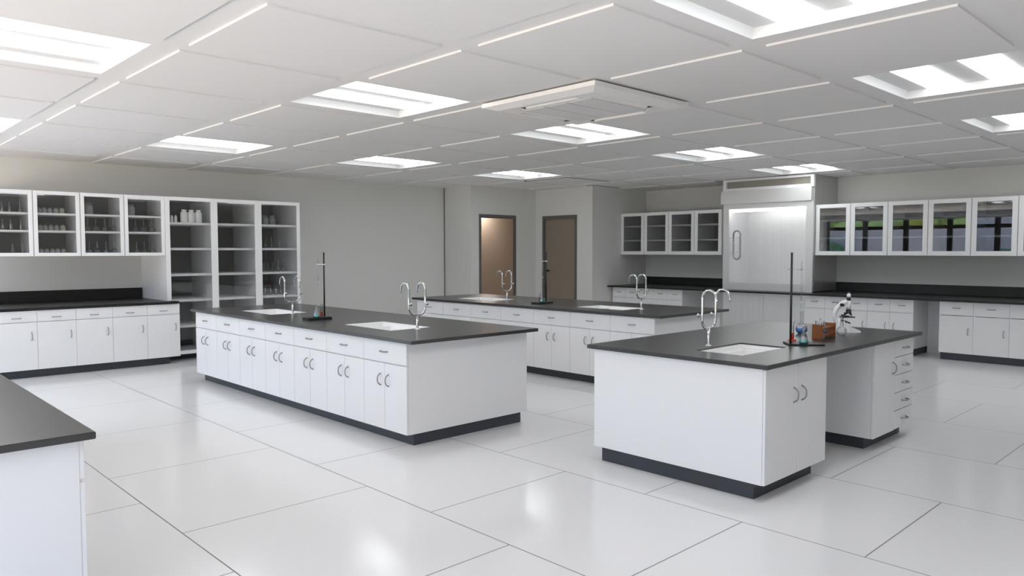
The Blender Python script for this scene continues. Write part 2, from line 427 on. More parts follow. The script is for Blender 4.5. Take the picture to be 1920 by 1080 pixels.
# bottom face with four slots: built from strips
wi, li = W-0.105, L-0.1           # bottom plate
so, si, sh = 0.042, 0.115, 0.31  # slot band and half length
def strip(x0, x1, y0, y1, z=Z2): m.quad((x0, y0, z), (x0, y1, z), (x1, y1, z), (x1, y0, z))
gx, gy = wi-si-0.045, li-si-0.045
strip(-wi, wi, -li, -li+so); strip(-wi, wi, li-so, li); strip(-wi, -wi+so, -li+so, li-so); strip(wi-so, wi, -li+so, li-so)
for s in (-1, 1):
    for x0, x1 in ((-wi+so, -sh), (sh, wi-so)):
        ya, yb_ = sorted((s*(li-so), s*(li-si))); strip(x0, x1, ya, yb_)
    for y0, y1 in ((-li+si, -sh), (sh, li-si)):
        xa, xb = sorted((s*(wi-so), s*(wi-si))); strip(xa, xb, y0, y1)
    ya, yb_ = sorted((s*(li-si), s*gy)); strip(-wi+si, wi-si, ya, yb_)
    xa, xb = sorted((s*(wi-si), s*gx)); strip(xa, xb, -gy, gy)
    # sloping slot vanes
    m.quad((-sh, s*(li-si), Z2), (sh, s*(li-si), Z2), (sh, s*(li-so), Z2+0.045), (-sh, s*(li-so), Z2+0.045))
    m.quad((s*(wi-si), -sh, Z2), (s*(wi-si), sh, Z2), (s*(wi-so), sh, Z2+0.045), (s*(wi-so), -sh, Z2+0.045))
    m.quad((-sh, s*(li-so), Z2), (sh, s*(li-so), Z2), (sh, s*(li-so), Z2+0.045), (-sh, s*(li-so), Z2+0.045))
    m.quad((s*(wi-so), -sh, Z2), (s*(wi-so), sh, Z2), (s*(wi-so), sh, Z2+0.045), (s*(wi-so), -sh, Z2+0.045))
m.build('housing', M['acw'], ac)
m = MB()
for k in range(3):
    y0 = -gy + 2*gy*k/3; m.box(-gx+0.004, gx-0.004, y0+0.006, y0+2*gy/3-0.006, Z2-0.003, Z2+0.02)
m.build('intake_grille', M['acg'], ac)

# ------------------------------------------------------------------ base cabinets
# local frame: +x to the right as seen from the front, front faces at y = 0, +y into the cabinet
DT = 0.02
def pull(m, c, L, horiz, proj=0.034, r=0.0055):
    n = 8; p = []
    for k in range(n+1):
        u = -1 + 2*k/n; d = proj*(1-abs(u)**3.2)
        p.append((c[0]+(u*L/2 if horiz else 0), -d + (0.004 if k in (0, n) else 0), c[2]+(0 if horiz else u*L/2)))
    m.tube(p, r, 8); return m

def base_cabinet(label, loc, rz, w, d, doors=2, drawer=True, split=0.692, zb=0.117, hside='r', toe=(0, 0, 0.10, 0.03), hz=0.545, doorz=None, lx=0.0, stack=0, group=None, carc=None, rails=True):
    t = thing('base_cabinet', label, 'cabinet', loc, rz, group)
    z0 = -loc[2]
    zc = CB+z0-0.0005; m = MB(); cw = min(w, carc[0]) if carc else w
    m.box(0, 0.018, DT, d, zb+z0, zc); m.box(cw-0.018, cw, carc[1] if carc else DT, d, zb+z0, zc)
    m.box(0.018, cw-0.018, DT, d-0.018, zb+z0, zb+z0+0.018); m.box(0.018, cw-0.018, d-0.018, d, zb+z0, zc)
    if carc: m.box(w-0.018, w, DT, carc[1], zb+z0, zc); m.box(cw-0.018, w-0.018, carc[1]-0.012, carc[1], zb+z0, zc); m.box(cw-0.018, w-0.018, DT, carc[1]-0.012, zb+z0, zb+z0+0.018)
    if rails:
        m.box(0.018, w-0.018, DT, DT+0.018, split+z0-0.03, split+z0+0.03)
        for k in range(1, doors): m.box(w*k/doors-0.03, w*k/doors+0.03, DT, DT+0.018, zb+z0+0.018, (split-0.03 if drawer else CB-0.002)+z0)
    m.build('carcass', M['lam'], t)
    MB().box(toe[0], w-toe[1], toe[2], d-toe[3], 0, zb+z0).build('toe_kick', M['toe'], t)
    g = 0.0014; zt = CB-0.008
    zd = zt
    if drawer:
        o = MB().box(g, w-g, 0, DT-0.001, split+z0+0.004, zt+z0, 0.0015).build('drawer', M['lam'], t)
        pull(MB(), (w/2, 0, 0.79+z0 if split > 0.5 else 0.79+z0), 0.105, True).build('handle', M['handle'], o)
        zd = split-0.004
    n = doors
    for k in range(n):
        a, b = w*k/n+g, w*(k+1)/n-g
        o = MB().box(a, b, 0, DT-0.001, zb+z0+0.001, zd+z0, 0.0015).build('door', M['lam'], t)
        if n == 2: hx = (b-0.058) if k == 0 else (a+0.058)
        else: hx = (b-0.062) if hside == 'r' else (a+0.062)
        pull(MB(), (hx, 0, hz+z0), 0.105, False).build('handle', M['handle'], o)
    return t

# front (left) island: seven units, doors facing the windows
LX, LY = 3.592, 5.022
P = 0.6445
names7 = ['nearest', 'second', 'third', 'middle', 'third-last', 'second-last', 'farthest']
proto = None
def island(x, y0, p, d, where, grp, lastextra):
    proto = None
    for k in range(7):
        yl = y0 + p*(k+1)        # local x=0 is the far end (viewer's left)
        lab = 'white two-door base cabinet in the %s, %s' % (where, ['at its near end', 'second from its near end', 'third from its near end', 'in the middle of its seven', 'third from its far end', 'second from its far end', 'at its far end'][k])
        if k == 0:
            base_cabinet(lab, (x, yl, FZ), -PI/2, p, d, 2, group=grp, toe=(0, 0.045, 0.10, 0.04))
        elif proto is None:
            proto = base_cabinet(lab, (x, yl, FZ), -PI/2, p, d, 2, group=grp, toe=(0, 0, 0.10, 0.04))
        else:
            dup(proto, (x, yl, FZ), label=lab)
island(LX, LY, P, 1.395, 'front island', 'cabinets under the front island worktop', 0)
island(6.962, 4.962, 0.639, 1.385, 'rear island', 'cabinets under the rear island worktop', 0)

def worktop(label, x0, x1, y0, y1, holes=(), name='countertop', cut=None, mt='top'):
    # slab with rectangular sink cut-outs
    xs = sorted({x0, x1, *[h[0] for h in holes], *[h[1] for h in holes]}); ys = sorted({y0, y1, *[h[2] for h in holes], *[h[3] for h in holes]})
    m = MB()
    if cut: xs = sorted(xs + [cut[0]]); ys = sorted(ys + [cut[1]])
    def hole(x, y): return any(h[0] < x < h[1] and h[2] < y < h[3] for h in holes) or (cut and x > cut[0] and y > cut[1])
    for z in (CB, CT):
        for xa, xb in zip(xs, xs[1:]):
            for ya, yb_ in zip(ys, ys[1:]):
                if not hole((xa+xb)/2, (ya+yb_)/2): m.quad((xa, ya, z), (xb, ya, z), (xb, yb_, z), (xa, yb_, z))
    bmesh.ops.remove_doubles(m.bm, verts=m.bm.verts[:], dist=1e-6)
    be = [e for e in m.bm.edges if len(e.link_faces) == 1 and e.verts[0].co.z > CT-1e-4]
    bmesh.ops.bridge_loops
    for e in be:
        a, b = e.verts
        m.bm.faces.new([m.bm.verts.new(a.co), m.bm.verts.new(b.co), m.bm.verts.new((b.co.x, b.co.y, CB)), m.bm.verts.new((a.co.x, a.co.y, CB))])
    bmesh.ops.remove_doubles(m.bm, verts=m.bm.verts[:], dist=1e-6)
    bmesh.ops.recalc_face_normals(m.bm, faces=m.bm.faces[:])
    es = [e for e in m.bm.edges if len(e.link_faces) == 2 and abs(e.calc_face_angle(0)) > 1.0 and
          all(abs(v.co.x-x0) < 1e-4 or abs(v.co.x-x1) < 1e-4 or abs(v.co.y-y0) < 1e-4 or abs(v.co.y-y1) < 1e-4 for v in e.verts)]
    bmesh.ops.bevel(m.bm, geom=es, offset=0.003, segments=2, affect='EDGES')
    return tag(m.build(name, M[mt]), label, 'countertop')

def sink(label, x0, x1, y0, y1, flush=True):
    t = thing('sink', label, 'sink', ((x0+x1)/2, (y0+y1)/2, CB))
    a, b = (x1-x0)/2, (y1-y0)/2
    z = CT-CB-0.001 if flush else CT-CB-0.011
    e = 0.002
    m = MB(); r = 0.03; dpt = -0.10 if flush else -0.16
    A = (a-e, b-e)
    if flush:
        ring(m, a-e, b-e, z, a-r, b-r, z-0.004); ring(m, a-e, b-e, z, a-e, b-e, 0)
    else:
        ring(m, a-e, b-e, z, a-r, b-r, z-0.005); ring(m, a-e, b-e, z, a-e, b-e, 0)
    ring(m, a-r, b-r, z-0.005, a-r-0.004, b-r-0.004, z-0.03)
    ring(m, a-r-0.004, b-r-0.004, z-0.03, a-r-0.05, b-r-0.05, z-0.034) if not flush else None
    q = 0.05 if not flush else 0.004
    ring(m, a-r-q, b-r-q, z-0.034 if not flush else z-0.03, a-r-q-0.02, b-r-q-0.02, dpt)
    m.quad((-(a-r-q-0.02), -(b-r-q-0.02), dpt), ((a-r-q-0.02), -(b-r-q-0.02), dpt), ((a-r-q-0.02), (b-r-q-0.02), dpt), (-(a-r-q-0.02), (b-r-q-0.02), dpt))
    bmesh.ops.remove_doubles(m.bm, verts=m.bm.verts[:], dist=1e-5)
    m.build('basin', M['sink'], t)
    MB().lathe([(0, dpt+0.004), (0.028, dpt+0.004), (0.032, dpt+0.001), (0.032, dpt-0.01)], 20).build('drain', M['chrome'], t)
    return t

SINKS = [('L', 3.882, 4.345, 8.055, 8.85), ('L', 3.882, 4.345, 5.672, 6.478), ('M', 7.27, 7.742, 8.03, 8.845), ('M', 7.27, 7.742, 5.655, 6.415)]
worktop('long black worktop of the front island with two sinks', 3.545, 5.007, 4.884, 9.585, [s[1:] for s in SINKS[:2]])
worktop('long black worktop of the rear island with two sinks', 6.92, 8.37, 4.846, 9.523, [s[1:] for s in SINKS[2:]])
for s, lab in zip(SINKS, ['white sink set in the far half of the front island worktop', 'white sink set in the near half of the front island worktop',
                          'white sink at the far end of the rear island, before the open doorway', 'white sink at the near end of the rear island']):
    sink(lab, *s[1:])

# right island
RS = (4.705, 5.364, 2.615, 3.003)
worktop('black worktop of the right island carrying the microscope', 4.404, 7.25, 2.275, 3.773, [RS])
sink('white square-edged undermount sink in the right island worktop', *RS, flush=False)
def r_units():
    w = 5.345-4.443; d = 3.727-2.306
    base_cabinet('white two-door sink cabinet of the right island without drawers', (4.443, 2.306, FZ), 0, w, d, 2, drawer=False, zb=0.128, hz=0.672, toe=(0.05, 0.008, 0.10, 0.04))
    t = thing('base_cabinet', 'white cabinet of the right island with one door and five drawers', 'cabinet', (6.238, 2.306, FZ))
    w = 7.125-6.238
    z0 = -FZ; zb = 0.117
    MB().box(0, w, DT, d, zb+z0, CB+z0-0.0005).build('carcass', M['lam'], t)
    MB().box(0.07, w-0.01, 0.10, d-0.04, 0, zb+z0).build('toe_kick', M['toe'], t)
    g = 0.0014
    o = MB().box(g, 0.452-g, 0, DT-0.001, zb+z0+0.001, CB-0.008+z0, 0.0015).build('door', M['lam'], t)
    pull(MB(), (0.452-0.062, 0, 0.658+z0), 0.105, False).build('handle', M['handle'], o)
    zs = [0.882, 0.738, 0.585, 0.432, 0.279, 0.118]
    for a, b in zip(zs, zs[1:]):
        o = MB().box(0.452+g, w-g, 0, DT-0.001, b+0.004+z0, a-0.002+z0, 0.0015).build('drawer', M['lam'], t)
        pull(MB(), (0.452+(w-0.452)/2, 0, (a+b)/2+z0), 0.105, True, 0.038, 0.0065).build('handle', M['handle'], o)
r_units()

# corner bench at the lower left
t = thing('base_cabinet', 'white cabinet run under the black worktop corner at the lower left', 'cabinet', (0.81, 3.36, FZ), PI/2)
MB().box(0, 4.51, DT, 1.33, 0.107, CB-FZ-0.0005).build('carcass', M['lam'], t)
MB().box(0.045, 4.45, 0.10, 1.29, 0, 0.107).build('toe_kick', M['toe'], t)
for k in range(7):
    a = 0.6443*k
    o = MB().box(a+.002, a+.642, 0, DT-0.001, 0.715, CB-FZ-0.006, 0.0015).build('drawer', M['lam'], t)
    pull(MB(), (a+.322, 0, 0.79), 0.105, True).build('handle', M['handle'], o)
    for q in (0, 1):
        o = MB().box(a+.322*q+.002, a+.322*(q+1)-.002, 0, DT-0.001, 0.109, 0.700, 0.0015).build('door', M['lam'], t)
        pull(MB(), (a+.322+(.06 if q else -.06), 0, 0.545), 0.105, False).build('handle', M['handle'], o)
worktop('black worktop corner at the lower left edge, nearest the viewer', -0.58, 0.843, 3.313, 7.95)

# left wall bench
WP = 0.4475
wproto = None
for k in range(5):
    x = 3.99 - WP*(k+1)
    lab = 'white one-door base cabinet under the left wall worktop, %s' % ['rightmost, beside the tall shelving', 'second from the tall shelving', 'third from the tall shelving', 'fourth from the tall shelving', 'cut by the picture edge'][k]
    if k == 0:
        base_cabinet(lab, (x, 11.194, FZ), 0, WP, 1.245, 1, split=0.735, toe=(0, 0.13, 0.075, 0.0), hz=0.552, group='cabinets under the left wall worktop', carc=(3.868-x, 0.147))
    elif wproto is None:
        wproto = base_cabinet(lab, (x, 11.194, FZ), 0, WP, 1.245, 1, split=0.735, toe=(0, 0, 0.075, 0.0), hz=0.552, group='cabinets under the left wall worktop')
    else: dup(wproto, (x, 11.194, FZ), label=lab)
worktop('black worktop along the left wall under the wall cabinets', 1.74, 3.977, 11.165, Y1-0.001, cut=(3.868, 11.342), mt='top_dark')
tag(MB().box(1.74, 3.868, Y1-0.03, Y1-0.002, CT+0.0005, 1.08, 0.003).build('backsplash', M['top_dark']), 'low black backsplash on the left wall behind the worktop', 'backsplash')

# right wall benches
RP = 0.3443
rp = None
for k in range(5):
    y = 9.918 - RP*k
    lab = 'white one-door base cabinet left of the fume hood, %s' % ['against the corner wall', 'second from the corner wall', 'middle of five', 'fourth from the corner wall', 'last before the knee space'][k]
    if rp is None: rp = base_cabinet(lab, (12.40, y, FZ), -PI/2, RP, 1.2, 1, split=0.677, toe=(0, 0, 0.04, 0), hz=0.455, group='cabinets left of the fume hood')
    else: dup(rp, (12.40, y, FZ), label=lab)
for k in range(5):
    y = 5.75 - RP*k
    lab = 'white one-door base cabinet right of the fume hood, %s' % ['beside the fume hood', 'second from the fume hood', 'third from the hood, behind the microscope', 'fourth from the fume hood', 'last before the knee space'][k]
    if k < 4: dup(rp, (12.40, y, FZ), label=lab, group='cabinets right of the fume hood')
    else: base_cabinet(lab, (12.40, y, FZ), -PI/2, RP, 1.2, 1, split=0.677, toe=(0, 0.01, 0.06, 0), hz=0.455, hside='l', group='cabinets right of the fume hood')
for k in range(3):
    y = 3.668 - 0.4525*k
    base_cabinet('wider white base cabinet at the right edge, %s' % ['first after the knee space', 'second after the knee space', 'cut by the picture edge'][k],
                 (12.40, y, FZ), -PI/2, 0.4525, 1.2, 1, split=0.680, toe=(0.02 if k == 0 else 0, 0, 0.03, 0), hz=0.445, group='cabinets at the right edge', rails=False)
worktop('long black worktop along the right wall running under the fume hood', 12.26, XE-0.001, 2.31, YD-0.001, mt='top_dark')
for y0, y1, lab in ((7.40, 8.194, 'white back panel of the knee space left of the fume hood'), (3.67, 4.026, 'white back panel of the knee space right of the fume hood')):
    tag(MB().box(13.05, 13.07, y0, y1, FZ, CB-0.001).build('knee_space_panel', M['lam']), lab, 'panel')
tag(MB().box(XE-0.035, XE-0.002, 7.475, YD-0.002, CT+0.0005, 1.08, 0.003).build('backsplash', M['top_dark']), 'low black backsplash on the wall left of the fume hood', 'backsplash')
tag(MB().box(XE-0.035, XE-0.002, 2.31, 5.72, CT+0.0005, 1.08, 0.003).build('backsplash', M['top_dark']), 'low black backsplash on the wall right of the fume hood', 'backsplash')

# ------------------------------------------------------------------ glazed wall cabinets
def wall_cabinet(label, loc, rz, w, d, h, stile, rail, shelves, group, inner_d, pane='pane'):
    t = thing('wall_cabinet', label, 'cabinet', loc, rz, group)
    th = 0.018
    m = MB(); m.box(0.001, th, DT, d, 0, h); m.box(w-th, w-0.001, DT, d, 0, h); m.box(th, w-th, DT, d, 0, th); m.box(th, w-th, DT, d, h-th, h)
    m.build('carcass', M['lam'], t)
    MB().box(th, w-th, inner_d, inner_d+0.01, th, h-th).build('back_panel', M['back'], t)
    for z in shelves:
        MB().box(th+0.001, w-th-0.001, DT+0.02, inner_d-0.001, z-0.0135, z+0.0135, 0.002).build('shelf', M['lam'], t)
    g = 0.0055
    m = MB(); m.box(g, stile, 0, DT-0.001, 0.002, h-0.002, 0.0015); m.box(w-stile, w-g, 0, DT-0.001, 0.002, h-0.002, 0.0015)
    m.box(stile, w-stile, 0, DT-0.001, 0.002, rail[0], 0.0015); m.box(stile, w-stile, 0, DT-0.001, h-rail[1], h-0.002, 0.0015)
    o = m.build('door', M['lam'], t)
    MB().box(stile-0.008, w-stile+0.008, 0.008, 0.012, rail[0]-0.008, h-rail[1]+0.008).build('glass_pane', M[pane], o)
    return t
UCZ = 1.58
up = None
UCL = ['cut by the picture edge, holding conical flasks', 'holding three rows of small bottles', 'third from the picture edge, holding round flasks', 'next to the tall shelving, holding round flasks']
for k in range(4):
    lab = 'white glass-door wall cabinet on the left wall ' + UCL[k]
    loc = (1.677+0.549*k, 11.363, UCZ)
    if up is None: up = wall_cabinet(lab, loc, 0, 0.549, Y1-0.002-11.363, 0.861, 0.052, (0.046, 0.05), (2.14-UCZ, 1.909-UCZ), 'wall cabinets on the left wall', 0.69)
    else: dup(up, loc, label=lab)
rz_ = -PI/2
up2 = None
for k in range(4):
    lab = 'glass-door wall cabinet left of the fume hood, ' + ['in the corner', 'second from the corner', 'third from the corner', 'touching the fume hood'][k]
    loc = (12.71, 9.950-0.603*k, 1.565)
    if up2 is None: up2 = wall_cabinet(lab, loc, rz_, 0.603, XE-0.002-12.71, 0.868, 0.074, (0.07, 0.065), (2.155-1.565, 1.858-1.565), 'wall cabinets left of the fume hood', 0.7, 'pane_mid')
    else: dup(up2, loc, label=lab)
for k in range(6):
    lab = 'glass-door wall cabinet right of the fume hood, ' + ['touching the fume hood', 'second from the hood', 'third from the hood', 'fourth from the hood', 'fifth from the hood', 'cut by the right picture edge'][k]
    loc = (12.71, 5.732-0.593*k, 1.565)
    if k == 0: up3 = wall_cabinet(lab, loc, rz_, 0.593, XE-0.002-12.71, 0.868, 0.074, (0.07, 0.065), (2.155-1.565, 1.858-1.565), 'wall cabinets right of the fume hood', 0.7, 'pane_dark')
    else: dup(up3, loc, label=lab)

# ------------------------------------------------------------------ tall shelving cabinet
ts = thing('tall_shelving_cabinet', 'tall white glazed shelving cabinet with three open-looking bays on the left wall', 'cabinet', (3.872, 11.363, FZ))
TWd, TH, TD = 5.998-3.872, 2.441-FZ, Y1-0.002-11.363
zb = 0.118-FZ
m = MB()
m.box(0, 0.02, 0.0, TD, zb, TH); m.box(TWd-0.02, TWd, 0.0, TD, zb, TH); m.box(0.02, TWd-0.02, 0.0, TD, TH-0.02, TH); m.box(0.02, TWd-0.02, 0.0, TD, zb, zb+0.02)
bays = [(0.062, 0.663), (0.762, 1.355), (1.464, 2.07)]
m.box(0.713-0.012, 0.713+0.012, 0.02, TD, zb+0.02, TH-0.02); m.box(1.41-0.012, 1.41+0.012, 0.02, TD, zb+0.02, TH-0.02)
m.build('carcass', M['lam'], ts)
m = MB(); z0f = zb+0.052; z1f = TH-0.054
m.box(0, bays[0][0], -0.018, 0, zb, TH, 0.0015); m.box(bays[0][1], bays[1][0], -0.018, 0, zb, TH, 0.0015); m.box(bays[1][1], bays[2][0], -0.018, 0, zb, TH, 0.0015); m.box(bays[2][1], TWd, -0.018, 0, zb, TH, 0.0015)
for a, b in bays: m.box(a, b, -0.018, 0, zb, z0f); m.box(a, b, -0.018, 0, z1f, TH)
m.build('face_frame', M['lam'], ts)
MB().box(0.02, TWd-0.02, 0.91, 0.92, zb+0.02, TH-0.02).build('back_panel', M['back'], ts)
MB().box(0.03, TWd-0.03, 0.30, 0.95, 0, zb).build('toe_kick', M['toe'], ts)
SHZ = [2.055, 1.678, 1.293, 0.912, 0.524]
for (a, b), (c, d) in zip(bays, [(0.021, 0.70), (0.726, 1.397), (1.423, TWd-0.021)]):
    for z in SHZ: MB().box(c, d, 0.03, 0.909, z-FZ-0.0175, z-FZ+0.0175, 0.002).build('shelf', M['lam'], ts)
    MB().box(a-0.006, b+0.006, 0.003, 0.007, z0f-0.006, z1f+0.006).build('glass_pane', M['pane'], ts)

# ------------------------------------------------------------------ fume hood
fh = thing('fume_hood', 'tall stainless steel fume hood with a lit chamber and oval sash handle', 'fume hood', (12.63, 7.46, CT), -PI/2)
HW, HD = 7.46-5.733, XE-0.003-12.63
zz = lambda z: z-CT
ox0, ox1, oz0, oz1 = 7.46-7.343, 7.46-5.86, zz(1.055), zz(2.415)
m = MB(); m.box(0, ox0, 0, 0.05, 0.001, zz(2.512)); m.box(ox1, HW, 0, 0.05, 0.001, zz(2.512)); m.box(ox0, ox1, 0, 0.05, 0.001, oz0); m.box(ox0, ox1, 0, 0.05, oz1, zz(2.512))
m.box(-0.0, 0.02, 0.05, HD, 0.001, zz(2.512)); m.box(0.02, HW-0.02, 0.05, HD, zz(2.49), zz(2.512))
m.box(-0.006, HW, -0.006, 0.05, 0.001, 0.014)
m.build('front_frame', M['steel_soft'], fh)
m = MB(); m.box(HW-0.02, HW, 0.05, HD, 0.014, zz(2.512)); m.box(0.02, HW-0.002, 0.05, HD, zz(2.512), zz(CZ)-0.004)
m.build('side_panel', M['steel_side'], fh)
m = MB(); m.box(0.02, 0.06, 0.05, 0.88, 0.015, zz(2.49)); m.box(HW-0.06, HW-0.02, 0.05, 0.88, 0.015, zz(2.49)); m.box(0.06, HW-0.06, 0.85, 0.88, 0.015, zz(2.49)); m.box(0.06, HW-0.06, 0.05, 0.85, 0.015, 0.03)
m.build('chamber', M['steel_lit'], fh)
m = MB(); m.box(-0.038, HW-0.026, -0.035, 0.05, zz(2.5125), zz(2.749)); m.build('header_band', M['steel_soft'], fh)
m = MB(); za, zb_ = zz(2.7495), zz(CZ)-0.004
m.box(-0.005, 0.06, -0.012, 0.05, za, zb_); m.box(HW-0.052, HW+0.004, -0.012, 0.05, za, zb_); m.box(0.06, HW-0.052, -0.012, 0.05, za, za+0.05); m.box(0.06, HW-0.052, -0.012, 0.05, zb_-0.035, zb_)
o = m.build('top_frame', M['white'], fh)
MB().box(0.055, HW-0.047, 0.0, 0.004, za+0.045, zb_-0.03).build('glass_pane', M['pane'], o)
m = MB(); m.box(0.055, HW-0.05, 0.045, 0.055, za+0.02, zb_-0.01); m.build('duct_panel', mat('tan_reflection_panel', (0.42, 0.39, 0.33), 0.35, metal=0.3, noise=0.15, nscale=1.0, stretch=(8, 8, 1)), fh)  # tan colour paints in the brown reflection of the top glass
m = MB(); m.tube([(0.10, 0.12, zz(2.385)), (HW-0.08, 0.12, zz(2.392))], 0.021, 12); m.build('lamp', M['hoodlamp'], fh)
sash = MB().box(ox0-0.01, ox1+0.01, 0.03, 0.035, oz0-0.01, oz1+0.01).build('sash', M['pane_clear'], fh)
m = MB(); cx, cz_, a_, b_ = 7.46-7.145, zz(1.75), 0.068, 0.262
pth = [(cx-a_, -0.05, cz_+t_) for t_ in (-(b_-a_), 0.0, (b_-a_))] + arc((cx, -0.05, cz_+b_-a_), a_, PI, 0, 10, 'xz') + [(cx+a_, -0.05, cz_)] + arc((cx, -0.05, cz_-b_+a_), a_, 0, -PI, 10, 'xz')
m.tube(pth, 0.016, 10, caps=False)
m.build('sash_handle', M['dark_chrome'], sash)
m = MB()
for z in (1.888, 1.613): m.box(cx-0.115, cx+0.05, -0.052, 0.03, zz(z)-0.008, zz(z)+0.008)
m.build('handle_bracket', M['white'], sash)
# steel cabinet under the hood
fb = thing('hood_cabinet', 'brushed steel base cabinet under the fume hood', 'cabinet', (12.52, 7.385, FZ), -PI/2)
bw = 7.385-5.752
MB().box(0, bw, DT, 1.09, 0.107, CB-FZ-0.0005).build('carcass', M['steel'], fb)
MB().box(0.02, bw-0.02, 0.06, 1.06, 0, 0.107).build('toe_kick', M['toe'], fb)
for k in range(2):
    MB().box(bw/2*k+0.002, bw/2*(k+1)-0.002, 0, DT-0.001, 0.109, CB-FZ-0.006, 0.001).build('door', M['steel'], fb)

# ------------------------------------------------------------------ faucets
def make_faucet():
    t = thing('faucet', '', 'faucet')
    m = MB(); m.lathe([(0, 0), (0.026, 0), (0.026, 0.005), (0.021, 0.009), (0.0135, 0.011), (0.0125, 0.02), (0.0115, 0.05), (0.0095, 0.14), (0, 0.14)], 20)
    m.build('base', M['chrome'], t)
    s, r = 0.093, 0.068
    zb, zt = 0.138, 0.37
    def hook(x):    # from the top of the upright over to the tip, towards +y
        return [(x, y, z) for _, y, z in arc((x, 0.06, zt), 0.06, PI, 0.12*PI, 12)] + [(x, 0.122, zt-0.015), (x, 0.124, zt-0.035)]
    left = hook(-s)[::-1]
    p = left + [(-s, 0, zt-0.08), (-s, 0, 0.26)] + arc((-s+r, 0, zb+r), r, PI, 1.5*PI, 8, 'xz') + arc((s-r, 0, zb+r), r, 1.5*PI, 2*PI, 8, 'xz') + [(s, 0, 0.26), (s, 0, zt-0.08)] + hook(s)
    n = len(p); rr = [0.0095]*n
    rr[0] = rr[-1] = 0.004; rr[1] = rr[-2] = 0.006; rr[2] = rr[-3] = 0.008
    MB().tube(p, rr, 12).build('spout', M['chrome'], t)
    for x in (-s, s):
        m = MB(); m.lathe([(0, 0.0), (0.006, 0.0), (0.006, -0.022), (0.014, -0.024), (0.0155, -0.028), (0.014, -0.033), (0, -0.034)], 16, (x, -0.006, 0.24), 'y')
        m.build('valve_knob', M['chrome'], t)
    return t
fau = make_faucet()
FL = [((4.103, 7.965), 0, 'chrome twin-hook faucet at the far sink of the front island'), ((4.103, 5.563), 0, 'chrome twin-hook faucet at the near sink of the front island'),
      ((7.515, 7.98), 0, 'chrome twin-hook faucet at the far sink of the rear island, against the open doorway'), ((7.505, 5.55), 0, 'chrome twin-hook faucet at the near sink of the rear island'),
      ((4.983, 3.055), PI, 'chrome twin-hook faucet on the right island worktop')]
for k, ((x, y), rz, lab) in enumerate(FL):
    o = fau if k == 0 else dup(fau, (0, 0, 0))
    o.location = (x, y, CT); o.rotation_euler = (0, 0, rz); o['label'] = lab; o['group'] = 'twin-hook faucets'

# ------------------------------------------------------------------ glassware
def shell(prof, wall=0.0016):
    out = list(prof); inn = [(max(r-wall, 0), z+(wall if k == 0 else 0)) for k, (r, z) in enumerate(prof)]
    return out + inn[::-1]
def erl_profile(s=1.0, R=0.036, H=0.135, nr=0.012):
    return [(0, 0), (R*0.9*s, 0), (R*s, 0.006*s), (R*0.97*s, 0.016*s), (nr*1.1*s, H*0.66*s), (nr*s, H*0.73*s), (nr*s, H*0.96*s), (nr*1.3*s, H*s)]
def round_profile(R, H, nr, flat=0.5):
    p = [(0, 0)]; th0 = math.asin(flat)
    n = 10; th1 = PI - math.asin(nr*1.25/R); zc = R*math.cos(th0)
    for k in range(n+1):
        a = th0 + (th1-th0)*k/n; p.append((R*math.sin(a), zc - R*math.cos(a)))
    zt = p[-1][1]; p += [(nr, zt+0.012), (nr, H-0.006), (nr*1.3, H)]
    return p
def vessel(name, label, cat, loc, prof, group=None, liquid=None, level=0.0, lname='liquid', seg=20):
    t = thing(name, label, cat, loc, 0, group)
    MB().lathe(shell(prof), seg).build('glass_body', M['glass'], t)
    if liquid:
        q = []; w = 0.0022
        for (r0, z0), (r1, z1) in zip(prof, prof[1:]):
            if z0 >= level: break
            if not q: q.append((0, w))
            if z1 <= level: q.append((max(r1-w, 0.001), z1+ (w if z1 < w else 0)))
            else:
                f = (level-z0)/(z1-z0); q.append((max(r0+(r1-r0)*f-w, 0.001), level)); break
        q.append((0, level))
        MB().lathe(q, seg).build(lname, liquid, t)
    return t
def bottle_profile(R, H, nr=None):
    nr = nr or R*0.6
    return [(0, 0), (R*0.93, 0), (R, 0.004), (R, H*0.72), (R*0.9, H*0.80), (nr, H*0.86), (nr, H*0.89), (nr*1.08, H*0.90), (nr*1.08, H), (0, H)]
SZ = [2.14+0.0135, 1.909+0.0135, UCZ+0.018]     # wall-cabinet shelf tops
rown = ['top', 'middle', 'bottom']
def first_or_dup(proto, make, loc, label, group):
    if proto is None:
        o = make(); o.location = loc; o['label'] = label; o['group'] = group; return o, o
    return proto, dup(proto, loc, label=label, group=group)
# conical flasks in the cabinet at the picture edge
pr_ = None
for r, xs_ in enumerate([(1.944, 2.028, 2.144), (1.948, 2.036, 2.15), (2.048, 2.16)]):
    for k, x in enumerate(xs_):
        lab = '%s clear conical flask, %s shelf of the wall cabinet at the left picture edge' % (['left', 'middle', 'right'][k] if len(xs_) == 3 else ['left', 'right'][k], rown[r])
        pr_, o = first_or_dup(pr_, lambda: vessel('conical_flask', '', 'flask', (0, 0, 0), erl_profile(1.0, 0.036, 0.148, 0.0125), liquid=M['tealbase'], level=0.005, lname='base_disc'), (x, 11.7, SZ[r]), lab, 'conical flasks in the wall cabinet')
